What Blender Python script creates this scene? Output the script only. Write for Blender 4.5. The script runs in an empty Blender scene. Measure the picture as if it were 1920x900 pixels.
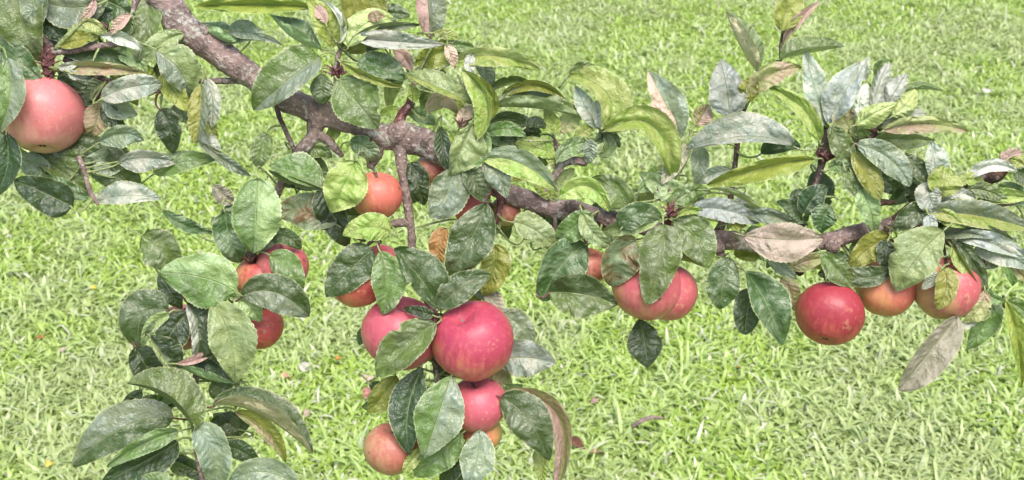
import bpy, math, random
import numpy as np
from mathutils import Vector, Matrix, noise as mnoise
R = math.radians
rng = random.Random(7)
nrg = np.random.default_rng(11)
S = bpy.context.scene

# ------------------------------------------------------------ camera
W0, H0, HFOV = 1920, 900, 50.0
F = (W0 / 2) / math.tan(R(HFOV / 2))            # focal length in photo pixels
CAM = Vector((0, 0, 1.7)); PITCH = 30.0
cd = bpy.data.cameras.new('camera'); cam = bpy.data.objects.new('camera', cd)
S.collection.objects.link(cam); S.camera = cam
cam.location = CAM; cam.rotation_euler = (R(90 - PITCH), 0, 0)
cd.sensor_fit = 'HORIZONTAL'; cd.angle = R(HFOV); cd.clip_start = 0.05; cd.clip_end = 600
cd.dof.use_dof = True; cd.dof.focus_distance = 1.07; cd.dof.aperture_fstop = 14.0
# ------------------------------------------------------------ world and sun
SUN_EL, SUN_AZ = 66.0, 160.0                     # azimuth: clockwise from +Y (north)
w = bpy.data.worlds.new('World'); S.world = w; w.use_nodes = True
nt = w.node_tree; nt.nodes.clear()
sky = nt.nodes.new('ShaderNodeTexSky'); sky.sky_type = 'NISHITA'; sky.sun_disc = False
sky.sun_elevation = R(SUN_EL); sky.sun_rotation = R(SUN_AZ)
sky.air_density = 1.0; sky.dust_density = 4.0; sky.ozone_density = 0.6
bg = nt.nodes.new('ShaderNodeBackground'); bg.inputs[1].default_value = 0.13
ow = nt.nodes.new('ShaderNodeOutputWorld')
nt.links.new(sky.outputs[0], bg.inputs[0]); nt.links.new(bg.outputs[0], ow.inputs[0])
sd = bpy.data.lights.new('sun', 'SUN'); sd.energy = 1.9; sd.angle = R(35); sd.color = (1, .96, .90)
so = bpy.data.objects.new('sun', sd); S.collection.objects.link(so)
az, el = R(SUN_AZ), R(SUN_EL)
sdir = Vector((math.sin(az) * math.cos(el), math.cos(az) * math.cos(el), math.sin(el)))
so.rotation_euler = sdir.to_track_quat('Z', 'Y').to_euler(); so.location = (0, -2, 6)
S.view_settings.view_transform = 'Standard'; S.view_settings.look = 'None'
S.view_settings.exposure = 1.15; S.view_settings.gamma = 1.0

# ------------------------------------------------------------ scale helpers
PX = 0.00052                                     # metres per photo pixel at the branch
D0 = PX * F
CR = Matrix.Rotation(R(90 - PITCH), 3, 'X')
def P(x, y, z=0.0):
    """a point of the branch: picture x, y and its depth z (in pixel units, towards the viewer)"""
    d = D0 - z * PX
    return CAM + CR @ Vector(((x - 960) / F * d, -(y - 450) / F * d, -d))
def ground_at(x, y, h=0.0):
    v = CR @ Vector(((x - 960) / F, -(y - 450) / F, -1))
    return CAM + v * ((CAM.z - h) / -v.z)

def link(o): S.collection.objects.link(o); return o
def mesh(name, verts, faces, mats, parent=None, origin=None, fm=None, uv=None, rnd=None, smooth=True):
    me = bpy.data.meshes.new(name)
    org = Vector(origin) if origin is not None else Vector((0, 0, 0))
    me.from_pydata([tuple(Vector(v) - org) for v in verts], [], faces)
    for m in mats: me.materials.append(m)
    if fm is not None: me.polygons.foreach_set('material_index', fm)
    if smooth: me.polygons.foreach_set('use_smooth', [True] * len(me.polygons))
    if uv is not None:
        ul = me.uv_layers.new(name='UVMap')
        li = np.zeros(len(me.loops), dtype=np.int32); me.loops.foreach_get('vertex_index', li)
        ul.data.foreach_set('uv', np.asarray(uv, dtype=np.float32)[li].ravel())
    if rnd is not None:
        at = me.attributes.new('rnd', 'FLOAT', 'POINT'); at.data.foreach_set('value', np.asarray(rnd, dtype=np.float32))
    me.update()
    o = link(bpy.data.objects.new(name, me))
    o.location = org
    if parent is not None:
        o.parent = parent; o.location = org - abs_loc(parent)
    return o
def abs_loc(o):
    l = Vector(o.location)
    while o.parent: o = o.parent; l += o.location
    return l
def thing(name, loc, label, cat, group=None):
    o = link(bpy.data.objects.new(name, None)); o.location = loc; o.empty_display_size = .02
    o['label'] = label; o['category'] = cat
    if group: o['group'] = group
    return o

# ------------------------------------------------------------ node helpers
class NT:
    def __init__(s, name):
        s.m = bpy.data.materials.new(name); s.m.use_nodes = True
        s.t = s.m.node_tree; s.t.nodes.clear()
        s.out = s.n('ShaderNodeOutputMaterial')
    def n(s, typ, **kw):
        nd = s.t.nodes.new(typ)
        for k, v in kw.items(): setattr(nd, k, v)
        return nd
    def l(s, a, b): s.t.links.new(a, b)
    def put(s, sock, v):
        if hasattr(v, 'is_linked') or isinstance(v, bpy.types.NodeSocket): s.l(v, sock)
        else:
            if sock.type == 'RGBA' and len(v) == 3: v = (*v, 1)
            sock.default_value = v
    def mix(s, f, a, b, mode='MIX'):
        nd = s.n('ShaderNodeMix', data_type='RGBA', blend_type=mode)
        s.put(nd.inputs[0], f); s.put(nd.inputs[6], a); s.put(nd.inputs[7], b); return nd.outputs[2]
    def math(s, op, a, b=0.0, c=0.0, clamp=False):
        nd = s.n('ShaderNodeMath', operation=op, use_clamp=clamp)
        s.put(nd.inputs[0], a); s.put(nd.inputs[1], b); s.put(nd.inputs[2], c); return nd.outputs[0]
    def ramp(s, v, lo, hi, a=0.0, b=1.0):
        nd = s.n('ShaderNodeMapRange', interpolation_type='SMOOTHSTEP')
        s.put(nd.inputs[0], v); nd.inputs[1].default_value = lo; nd.inputs[2].default_value = hi
        nd.inputs[3].default_value = a; nd.inputs[4].default_value = b; return nd.outputs[0]
    def noise(s, vec, scale, detail=3, rough=.5):
        nd = s.n('ShaderNodeTexNoise'); s.put(nd.inputs['Vector'], vec)
        nd.inputs['Scale'].default_value = scale; nd.inputs['Detail'].default_value = detail
        nd.inputs['Roughness'].default_value = rough; return nd.outputs[0]
    def bump(s, h, dist, strength=1.0, normal=None):
        nd = s.n('ShaderNodeBump'); nd.inputs['Strength'].default_value = strength
        nd.inputs['Distance'].default_value = dist; s.put(nd.inputs['Height'], h)
        if normal is not None: s.l(normal, nd.inputs['Normal'])
        return nd.outputs[0]
    def bsdf(s, col, rough=.5, spec=.5, normal=None):
        nd = s.n('ShaderNodeBsdfPrincipled'); s.put(nd.inputs['Base Color'], col)
        s.put(nd.inputs['Roughness'], rough); s.put(nd.inputs['Specular IOR Level'], spec)
        if normal is not None: s.l(normal, nd.inputs['Normal'])
        return nd
    def pos(s):
        return s.n('ShaderNodeNewGeometry').outputs['Position']
    def obj(s):
        return s.n('ShaderNodeTexCoord').outputs['Object']

# ------------------------------------------------------------ leaf materials
# name: (colour of the face in front, colour of the other face, blotch colour, blotch amount, roughness)
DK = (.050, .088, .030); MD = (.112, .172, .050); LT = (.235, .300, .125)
GR = (.175, .210, .130); SV = (.390, .400, .330); SB = (.265, .290, .245)
YG = (.275, .320, .105); YL = (.360, .410, .160); OL = (.235, .260, .060)
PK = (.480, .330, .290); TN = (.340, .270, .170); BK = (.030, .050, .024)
UN = (.230, .310, .150)                         # pale underside
KIND = {
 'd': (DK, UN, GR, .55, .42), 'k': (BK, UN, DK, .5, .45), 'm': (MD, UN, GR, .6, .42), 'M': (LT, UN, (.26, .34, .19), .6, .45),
 'g': (GR, YL, (.19, .24, .20), .6, .40), 's': (SV, YG, (.20, .26, .21), .8, .42), 'S': (SB, UN, (.33, .37, .37), .7, .40),
 'w': ((.46, .48, .42), YL, (.33, .37, .28), .6, .5), 'y': (YL, MD, (.34, .40, .20), .6, .5), 'Y': (YG, MD, (.16, .27, .04), .6, .48),
 'o': (OL, MD, (.26, .27, .09), .7, .5), 'O': (OL, DK, (.14, .19, .04), .6, .5), 'p': (PK, OL, (.40, .33, .24), .6, .6),
 't': (TN, OL, (.26, .25, .12), .8, .6), 'T': ((.30, .33, .14), MD, (.36, .27, .19), .9, .55), 'b': ((.15, .19, .11), UN, (.13, .075, .04), 1.0, .5),
 'B': ((.22, .10, .04), (.26, .15, .08), (.38, .19, .09), .7, .6), 'D': ((.47, .38, .31), OL, (.40, .36, .28), .7, .65),
 'F': (MD, (.42, .40, .24), GR, .6, .5),
 'E': ((.24, .225, .165), MD, (.32, .29, .23), .8, .6),
}
LEAFMAT = {}
def leaf_mat(k):
    if k in LEAFMAT: return LEAFMAT[k]
    fr, bk, bl, amt, ro = KIND[k]
    t = NT('leaf_' + {'d':'dark','k':'deep','m':'green','M':'light','g':'grey','s':'silver','S':'bluish','w':'white','y':'yellow_green','Y':'lime','o':'olive','O':'olive_deep','p':'pinkish','t':'tan','T':'tan_green','b':'blotched','B':'withered','F':'pale_backed','D':'dry','E':'dull_dry'}[k])
    uvn = t.n('ShaderNodeUVMap'); uvn.uv_map = 'UVMap'
    sp = t.n('ShaderNodeSeparateXYZ'); t.l(uvn.outputs[0], sp.inputs[0]); u, v = sp.outputs[0], sp.outputs[1]
    au = t.math('ABSOLUTE', u)
    rn = t.n('ShaderNodeAttribute'); rn.attribute_name = 'rnd'; rnd = rn.outputs['Fac']
    ob = t.pos()
    wob = t.noise(ob, 45, 2)
    # side veins: slanting lines off the midrib
    ph = t.math('MULTIPLY', t.math('SUBTRACT', v, t.math('MULTIPLY', au, .17)), 8.5)
    ph = t.math('ADD', ph, t.math('MULTIPLY', wob, 2.2)); ph = t.math('ADD', ph, t.math('MULTIPLY', rnd, 5.0)); ph = t.math('ADD', ph, t.math('MULTIPLY', t.math('GREATER_THAN', u, 0.0), .4))
    fr_ = t.math('ABSOLUTE', t.math('SUBTRACT', t.math('FRACT', ph), .5))     # 0 at the vein
    vein = t.ramp(fr_, 0.0, .07, 1, 0)
    rib = t.ramp(au, .0, .045, 1, 0)
    quilt = t.math('MULTIPLY', t.ramp(fr_, 0, .5), t.ramp(au, 0, .25))
    n1 = t.noise(ob, 55, 4, .6); n2 = t.noise(ob, 260, 3, .6); n3 = t.noise(ob, 900, 2)
    blotch = t.math('MULTIPLY', t.ramp(n1, .42, .62), amt, clamp=True)
    blotch = t.math('MAXIMUM', blotch, t.math('MULTIPLY', t.ramp(n2, .55, .75), amt * .3))
    c = t.mix(blotch, fr, bl)  # mottling; the grey on green leaves is sheen put into the colour
    c = t.mix(t.math('MULTIPLY', vein, t.ramp(n1, .4, .6, .0, .20)), c, tuple(min(1, x * 1.5 + .03) for x in fr))
    c = t.mix(t.math('MULTIPLY', rib, .65), c, (.30, .36, .18))
    b = t.mix(t.ramp(n2, .35, .7, 0, .5), bk, tuple(min(1, x * 1.25 + .03) for x in bk))
    b = t.mix(t.math('MULTIPLY', vein, t.ramp(n1, .4, .6, .0, .16)), b, tuple(min(1, x * 1.3 + .03) for x in bk))
    b = t.mix(t.math('MULTIPLY', rib, .8), b, (.42, .42, .24))
    geo = t.n('ShaderNodeNewGeometry')          # a leaf has two different faces
    col = t.mix(geo.outputs['Backfacing'], c, b)
    edge = t.math('MULTIPLY', t.ramp(t.math('ADD', au, t.math('MULTIPLY', n2, .06)), .955, .995), .45)
    col = t.mix(edge, col, (.42, .44, .25))
    vn = t.n('ShaderNodeTexVoronoi', feature='DISTANCE_TO_EDGE'); vn.inputs['Scale'].default_value = 330; t.l(ob, vn.inputs['Vector'])
    net = t.ramp(vn.outputs['Distance'], .0, .25, 0, 1)
    # little brown specks and holes' rims
    vo = t.n('ShaderNodeTexVoronoi'); vo.inputs['Scale'].default_value = 120; t.l(ob, vo.inputs['Vector'])
    spk = t.math('MULTIPLY', t.ramp(vo.outputs['Distance'], .10, .17, 1, 0), t.ramp(n1, .5, .6))
    col = t.mix(t.math('MULTIPLY', spk, .65), col, (.12, .07, .035))
    hs = t.n('ShaderNodeHueSaturation'); t.put(hs.inputs['Color'], col)
    t.put(hs.inputs['Hue'], t.ramp(rnd, 0, 1, .485, .515)); t.put(hs.inputs['Value'], t.ramp(rnd, 0, 1, .85, 1.25))
    hs.inputs['Saturation'].default_value = 1.06
    col = hs.outputs[0]
    hgt = t.math('ADD', t.math('MULTIPLY', quilt, t.ramp(n1, .35, .65, .05, .42)), t.math('MULTIPLY', n2, .55))
    hgt = t.math('ADD', hgt, t.math('MULTIPLY', rib, -.6))
    hgt = t.math('ADD', hgt, t.math('MULTIPLY', n3, .05)); hgt = t.math('ADD', hgt, t.math('MULTIPLY', net, .06)); hgt = t.math('ADD', hgt, t.math('MULTIPLY', n1, 3.0))
    nm = t.bump(hgt, .0022, .72)
    pr = t.bsdf(col, t.ramp(n2, .3, .7, ro - .14, ro + .04), .62, nm)
    tr = t.n('ShaderNodeBsdfTranslucent'); t.put(tr.inputs[0], t.mix(.40, col, (.30, .42, .07))); 
    mx = t.n('ShaderNodeMixShader'); mx.inputs[0].default_value = .20
    t.l(pr.outputs[0], mx.inputs[1]); t.l(tr.outputs[0], mx.inputs[2]); t.l(mx.outputs[0], t.out.inputs[0])
    LEAFMAT[k] = t.m
    return t.m

def bark_mat(name, base, light, dark, lich):
    t = NT(name); ob = t.pos()
    n1 = t.noise(ob, 60, 5, .65); n2 = t.noise(ob, 230, 4, .6); n3 = t.noise(ob, 28, 4, .6)
    c = t.mix(t.ramp(n1, .35, .68), dark, base); c = t.mix(t.ramp(n2, .50, .75, 0, .8), c, light)
    c = t.mix(t.math('MULTIPLY', t.ramp(n3, .53, .62), t.ramp(n2, .40, .58, 0, lich)), c, (.36, .35, .30))
    vo = t.n('ShaderNodeTexVoronoi'); vo.inputs['Scale'].default_value = 85; t.l(ob, vo.inputs['Vector'])
    dot = t.ramp(vo.outputs['Distance'], .13, .25, 1, 0)
    c = t.mix(t.math('MULTIPLY', dot, .55), c, (.40, .33, .30))
    h = t.math('ADD', t.math('MULTIPLY', n1, 1.2), t.math('ADD', n2, t.math('MULTIPLY', dot, .35)))
    pr = t.bsdf(c, .62, .4, t.bump(h, .004, .9)); t.l(pr.outputs[0], t.out.inputs[0]); return t.m
BARK = bark_mat('bark', (.215, .155, .130), (.38, .32, .29), (.09, .065, .055), .9)
BARK_PINK = bark_mat('bark_pinkish', (.265, .185, .165), (.46, .39, .37), (.115, .08, .07), 1.0)
BARK_DARK = bark_mat('bark_dark', (.11, .075, .06), (.20, .15, .13), (.05, .03, .028), .2)
RED = bark_mat('red_shoot_bark', (.16, .065, .06), (.33, .17, .15), (.08, .025, .028), .0)
GREENST = bark_mat('green_stalk', (.27, .33, .13), (.38, .42, .22), (.18, .22, .08), .0)
BROWN = bark_mat('dry_brown', (.10, .05, .03), (.19, .11, .07), (.04, .02, .012), .0)

# ------------------------------------------------------------ tubes and leaves
def catmull(pts, n):
    """pts: tuples of any length; returns n+1 samples along a smooth curve"""
    p = [np.array(q, dtype=float) for q in pts]
    if len(p) == 2: return [p[0] + (p[1] - p[0]) * i / n for i in range(n + 1)]
    if len(p) == 3:                               # quadratic through the middle
        c = 2 * p[1] - .5 * (p[0] + p[2])
        q = [(1 - t) ** 2 * p[0] + 2 * t * (1 - t) * c + t * t * p[2] for t in np.linspace(0, 1, 60)]
    else:
        e = [2 * p[0] - p[1]] + p + [2 * p[-1] - p[-2]]; q = []
        for i in range(1, len(e) - 2):
            for t in np.linspace(0, 1, 16, endpoint=False):
                a, b, c, d = e[i - 1:i + 3]
                q.append(.5 * ((2 * b) + (c - a) * t + (2 * a - 5 * b + 4 * c - d) * t * t + (3 * b - a - 3 * c + d) * t ** 3))
        q.append(p[-1])
    q = np.array(q); seg = np.linalg.norm(np.diff(q[:, :2], axis=0), axis=1)
    s = np.concatenate([[0], np.cumsum(seg)]); s /= s[-1]
    return [np.array([np.interp(t, s, q[:, k]) for k in range(q.shape[1])]) for t in np.linspace(0, 1, n + 1)]

def tube_data(pts, sides=10, step=6, lump=.0, seed=0.0, cap=True):
    """pts: (x, y, z, r) in picture units"""
    L = sum(math.dist(a[:2], b[:2]) for a, b in zip(pts, pts[1:]))
    n = max(4, int(L / step)); c = catmull([tuple(p) for p in pts], n)
    vs, fs = [], []; C = [P(*q[:3]) for q in c]
    for i, q in enumerate(c):
        t = (C[min(i + 1, n)] - C[max(i - 1, 0)]).normalized()
        a = t.cross(Vector((.3, -.5, .8))).normalized(); b = t.cross(a)
        for k in range(sides):
            th = 2 * math.pi * k / sides
            d = a * math.cos(th) + b * math.sin(th); r = q[3] * PX
            if lump:
                pp = (C[i] + d * r) * 1.0
                r *= 1 + lump * (mnoise.noise(pp * 55 + Vector((seed, 0, 0))) + .6 * mnoise.noise(pp * 150)) 
            vs.append(C[i] + d * r)
    for i in range(n):
        for k in range(sides):
            k2 = (k + 1) % sides
            fs.append((i * sides + k, i * sides + k2, (i + 1) * sides + k2, (i + 1) * sides + k))
    if cap:
        vs.append(C[0]); vs.append(C[-1] + (C[-1] - C[-2]).normalized() * c[-1][3] * PX * .5); a, b = len(vs) - 2, len(vs) - 1
        for k in range(sides):
            k2 = (k + 1) % sides; fs.append((a, k2, k)); fs.append((b, n * sides + k, n * sides + k2))
    return vs, fs
NODES = {}                                        # wood centre points per branch, for the leaf stalks
def wood(root, name, pts, mat, sides=9, lump=.18, step=6, knots=()):
    vs, fs = tube_data(pts, sides, step, lump, seed=pts[0][0])
    for (x, y, z, r) in knots:                    # healed knots and swellings
        c = P(x, y, z); b0 = len(vs); m, n = 7, 10
        for i in range(m + 1):
            for k in range(n):
                th, ph = math.pi * i / m, 2 * math.pi * k / n
                d = Vector((math.sin(th) * math.cos(ph), math.sin(th) * math.sin(ph), math.cos(th)))
                vs.append(c + d * r * PX * (1 + .35 * mnoise.noise(d * 2.3 + c * 60)))
        for i in range(m):
            for k in range(n):
                k2 = (k + 1) % n
                fs.append((b0 + i * n + k, b0 + (i + 1) * n + k, b0 + (i + 1) * n + k2, b0 + i * n + k2))
    o = mesh(name, vs, fs, [mat], root, P(*pts[0][:3]))
    L = sum(math.dist(a[:2], b[:2]) for a, b in zip(pts, pts[1:]))
    NODES.setdefault(root.name, []).extend([tuple(q) for q in catmull(pts, max(3, int(L / 8)))])
    return o

LEAVES = []                                       # (owner, area, data...)
def Lf(k, pts, wl, wr, z=30, dz=None, H=None, arch=None, curl=None):
    LEAVES.append(dict(own=OWNER, k=k, pts=pts, wl=wl, wr=wr, z=z, dz=dz, H=H, arch=arch, curl=curl))
def leaf_data(d, r):
    pts, wl, wr = d['pts'], d['wl'], d['wr']
    nl, nw = 32, 7
    cen = catmull(pts, nl); cen = [c[:2] for c in cen]
    L = sum(np.linalg.norm(cen[i + 1] - cen[i]) for i in range(nl))
    wl *= 1.10; wr *= 1.10
    H = d['H'] or max(abs(wl), abs(wr), .20 * L) * r.uniform(1.04, 1.22)
    dz = d['dz'] if d['dz'] is not None else r.uniform(-.22, .22) * L
    arch = d['arch'] if d['arch'] is not None else r.uniform(.02, .10) * L
    curl = d['curl'] if d['curl'] is not None else r.uniform(.05, .30)
    ph = r.uniform(0, 6.28); fq = r.uniform(1.6, 3.2); am = r.uniform(.05, .15); ph2 = r.uniform(0, 6.28)
    neg = wl < 0 or wr < 0
    vs, uv = [], []
    skew = r.uniform(.70, .98); pw = r.uniform(.56, .84); nt0, ns0 = r.uniform(.2, .85), (r.choice((-1, 1)) if r.random() < .3 else 0); nw0, nd0 = r.uniform(.015, .045), r.uniform(.15, .4); droop = r.uniform(-.2, 1)
    for i in range(nl + 1):
        t = i / nl
        p = max(0.0, math.sin(math.pi * min(1, t) ** skew)) ** pw * (1 + .06 * math.sin(7 * t + ph2))
        p = max(p, .004)
        serr = 1 + (.022 if i % 2 else -.022) * (1 if .08 < t < .95 else 0) + .02 * math.sin(19 * t + ph)
        T = cen[min(i + 1, nl)] - cen[max(i - 1, 0)]; T = T / (np.linalg.norm(T) + 1e-9)
        lp = np.array([T[1], -T[0]])
        z = d['z'] + dz * (t - .3) + arch * 4 * t * (1 - t)
        for j in range(-nw, nw + 1):
            u = j / nw; a = abs(u); side = wl if u < 0 else wr
            sg = 1 if u < 0 else -1               # screen direction of that side
            q = math.sqrt(max(0, H * H - min(H, abs(side)) ** 2))
            if neg: q = q * (.9 if side < 0 else -.45)
            else: q *= .75
            if side < 0: q = max(q, H * .35)
            e = (serr if a > .99 else 1) * (1 - nd0 * a * math.exp(-((t - nt0) / nw0) ** 2) if ns0 * u > 0 else 1)
            lat = sg * side * p * e * (a if side > 0 else a)
            dep = q * p * a - curl * H * p * a * a + H * am * a * a * math.sin(fq * 6.28 * t + ph + (1.7 if u > 0 else 0))
            dep += H * .20 * p * mnoise.noise(Vector((u * 1.7, t * 4.5, ph * 9))) + H * .09 * mnoise.noise(Vector((u * 4, t * 11, ph * 5))) * min(1, a * 3)
            dep -= L * .16 * droop * max(0, t - .55) ** 2 * 4.9
            c = cen[i] + lp * lat
            vs.append([c[0], c[1], z + dep]); uv.append((u, t))
    for (ax, ay, az2, ar) in BALLS:                # a leaf lies on the apple it touches, it does not cut it
        sgn = 1 if d['z'] > az2 else -1; need = []
        for v in vs:
            q = (ar + 3) ** 2 - (v[0] - ax) ** 2 - (v[1] - ay) ** 2
            if q > 0: need.append(max(0, sgn * (az2 + sgn * math.sqrt(q) - v[2])))
        if need and max(need) > 0:
            sh = min(60, .8 * max(need)) * sgn
            for v in vs: v[2] += sh
            for v in vs:
                q = (ar + 3) ** 2 - (v[0] - ax) ** 2 - (v[1] - ay) ** 2
                if q > 0 and sgn * (az2 + sgn * math.sqrt(q) - v[2]) > 0: v[2] = az2 + sgn * math.sqrt(q)
    zb0 = vs[nw][2]; vs = [P(*v) for v in vs]
    n = 2 * nw + 1; fs = []
    for i in range(nl):
        for j in range(n - 1):
            fs.append((i * n + j, i * n + j + 1, (i + 1) * n + j + 1, (i + 1) * n + j))
    # make sure the faces point at the viewer where the leaf is not folded
    zb = zb0
    area = 0
    for s_ in (wl, wr): area += abs(s_) * L
    mid = (fs, n)
    return vs, fs, uv, (cen[0][0], cen[0][1], zb), area, L, cen[0] - cen[1], n, nw
def build_leaves(root):
    mine = [d for d in LEAVES if d['own'] == root.name]
    built = []
    for i, d in enumerate(mine):
        r = random.Random(int(d['pts'][0][0] * 13 + d['pts'][0][1] * 7 + i))
        vs, fs, uv, base, area, L, back, n, nw = leaf_data(d, r)
        ks = d['k'].split('|')
        mats = [leaf_mat(ks[0])] + ([leaf_mat(ks[1])] if len(ks) > 1 else [])
        fm = [0] * len(fs) if len(ks) == 1 else [0 if (q % (n - 1)) < nw else 1 for q in range(len(fs))]  # half colours: real undersides, and the fold's light and dark sides painted in
        # stalk to the nearest wood
        best, bd = None, 1e9
        for q in NODES[root.name]:
            dd = math.sqrt((q[0] - base[0]) ** 2 + (q[1] - base[1]) ** 2 + .35 * (q[2] - base[2]) ** 2)
            if dd < bd: bd, best = dd, q
        bk = back / (np.linalg.norm(back) + 1e-9)
        if bd < 100:
            m = (base[0] + bk[0] * min(22, bd * .4), base[1] + bk[1] * min(22, bd * .4), base[2] * .75 + best[2] * .25)
            sp = [(base[0] - bk[0] * 4, base[1] - bk[1] * 4, base[2] + 1, 1.6), (m[0], m[1], m[2], 1.9), (best[0], best[1], best[2], 2.4)]
        else:
            e = (base[0] + bk[0] * 30, base[1] + bk[1] * 30 + 3, base[2] - 15)
            sp = [(base[0] - bk[0] * 4, base[1] - bk[1] * 4, base[2] + 1, 1.6), ((base[0] + e[0]) / 2, (base[1] + e[1]) / 2, base[2] - 6, 1.8), (*e, 2.2)]
        st = tube_data(sp, 6, 7, 0)
        built.append((area, d, vs, fs, uv, mats, fm, base, st, r.random()))
    built.sort(key=lambda b: -b[0])
    rest = []
    for i, (area, d, vs, fs, uv, mats, fm, base, st, rv) in enumerate(built):
        if i < 100:
            o = mesh('leaf', vs, fs, mats, root, P(*base), fm, uv, [rv] * len(vs))
            mesh('leaf_stalk', st[0], st[1], [GREENST if d['k'][0] not in 'kpdB' or rv > .4 else RED], o, P(*base))
        else: rest.append((d, vs, fs, uv, mats, fm, st, rv))
    if rest:
        V, Fc, U, Rn, M, FM = [], [], [], [], [], []
        for d, vs, fs, uv, mats, fm, st, rv in rest:
            b = len(V); V += vs; U += uv; Rn += [rv] * len(vs); idx = []
            for m in mats:
                if m not in M: M.append(m)
                idx.append(M.index(m))
            Fc += [tuple(x + b for x in f) for f in fs]; FM += [idx[q] for q in fm]
            if GREENST not in M: M.append(GREENST)
            b = len(V); V += st[0]; U += [(0, 0)] * len(st[0]); Rn += [rv] * len(st[0])
            Fc += [tuple(x + b for x in f) for f in st[1]]; FM += [M.index(GREENST)] * len(st[1])
        o = mesh('small_leaves', V, Fc, M, root, P(960, 350, 0), FM, U, Rn); o['kind'] = 'stuff'

# ------------------------------------------------------------ apples
def apple_mat(name, ground, blush, deep, cover, axis):
    t = NT(name); ob = t.obj()
    sp = t.n('ShaderNodeVectorMath', operation='DOT_PRODUCT'); t.l(ob, sp.inputs[0]); sp.inputs[1].default_value = axis
    n1 = t.noise(ob, 38, 4, .55); n2 = t.noise(ob, 190, 4, .6)
    st = t.n('ShaderNodeMapping'); t.l(ob, st.inputs[0]); st.inputs['Scale'].default_value = (1, 1, .18)
    ns = t.noise(st.outputs[0], 240, 3, .6)       # streaks from stalk to eye
    g = t.math('ADD', t.math('MULTIPLY', sp.outputs['Value'], 14), t.math('MULTIPLY', t.math('SUBTRACT', n1, .5), 2.6))
    g = t.math('ADD', g, t.math('MULTIPLY', t.math('SUBTRACT', ns, .5), 1.5))
    cover -= .25; k = t.ramp(g, -.85 - cover, .6 - cover)
    c = t.mix(k, ground, blush)
    c = t.mix(t.ramp(t.math('ADD', g, t.math('MULTIPLY', ns, .8)), .35 - cover * .4, 1.3 - cover * .4, 0, .9), c, deep)
    c = t.mix(t.ramp(n2, .50, .75, 0, .22), c, tuple(min(1, x * 1.3 + .06) for x in blush))
    vo = t.n('ShaderNodeTexVoronoi'); vo.inputs['Scale'].default_value = 260; t.l(ob, vo.inputs['Vector'])
    dots = t.math('MULTIPLY', t.ramp(vo.outputs['Distance'], .06, .15, 1, 0), t.ramp(n1, .4, .6, .08, .38))
    c = t.mix(dots, c, (.62, .42, .28))
    vs = t.n('ShaderNodeTexVoronoi'); vs.inputs['Scale'].default_value = 48; t.l(ob, vs.inputs['Vector'])
    scab = t.math('MULTIPLY', t.ramp(vs.outputs['Distance'], .07, .16, 1, 0), t.ramp(n1, .48, .54, 0, .8)); rus = t.math('MULTIPLY', t.ramp(n2, .56, .66), t.ramp(t.noise(ob, 24, 3), .54, .66, 0, .38)); c = t.mix(rus, c, (.42, .27, .13))
    c = t.mix(scab, c, (.10, .045, .03))
    nm = t.bump(t.math('ADD', n2, t.math('MULTIPLY', n1, 2)), .0008, .5)
    pr = t.bsdf(c, t.ramp(n1, .3, .7, .36, .52), .38, nm)
    pr.inputs['Subsurface Weight'].default_value = .12; pr.inputs['Subsurface Radius'].default_value = (.012, .004, .002)
    pr.inputs['Subsurface Scale'].default_value = .5
    pr.inputs['Coat Weight'].default_value = .06; pr.inputs['Coat Roughness'].default_value = .45
    t.l(pr.outputs[0], t.out.inputs[0]); return t.m
GRD = {'C': ((.46, .29, .11), (.42, .085, .095), (.32, .034, .072)),
       'R': ((.36, .19, .09), (.36, .068, .060), (.27, .026, .042)),
       'c': ((.46, .27, .13), (.45, .135, .135), (.39, .072, .105)),
       'r': ((.46, .28, .13), (.44, .140, .125), (.37, .075, .090)),
       'p': ((.50, .36, .19), (.56, .25, .215), (.52, .155, .16)),
       'o': ((.48, .31, .11), (.50, .19, .10), (.45, .11, .085)),
       'm': ((.42, .29, .11), (.44, .125, .08), (.34, .055, .055)),
       'g': ((.36, .29, .13), (.39, .19, .115), (.33, .10, .075))}
APPLES = 0; BALLS = []
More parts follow.
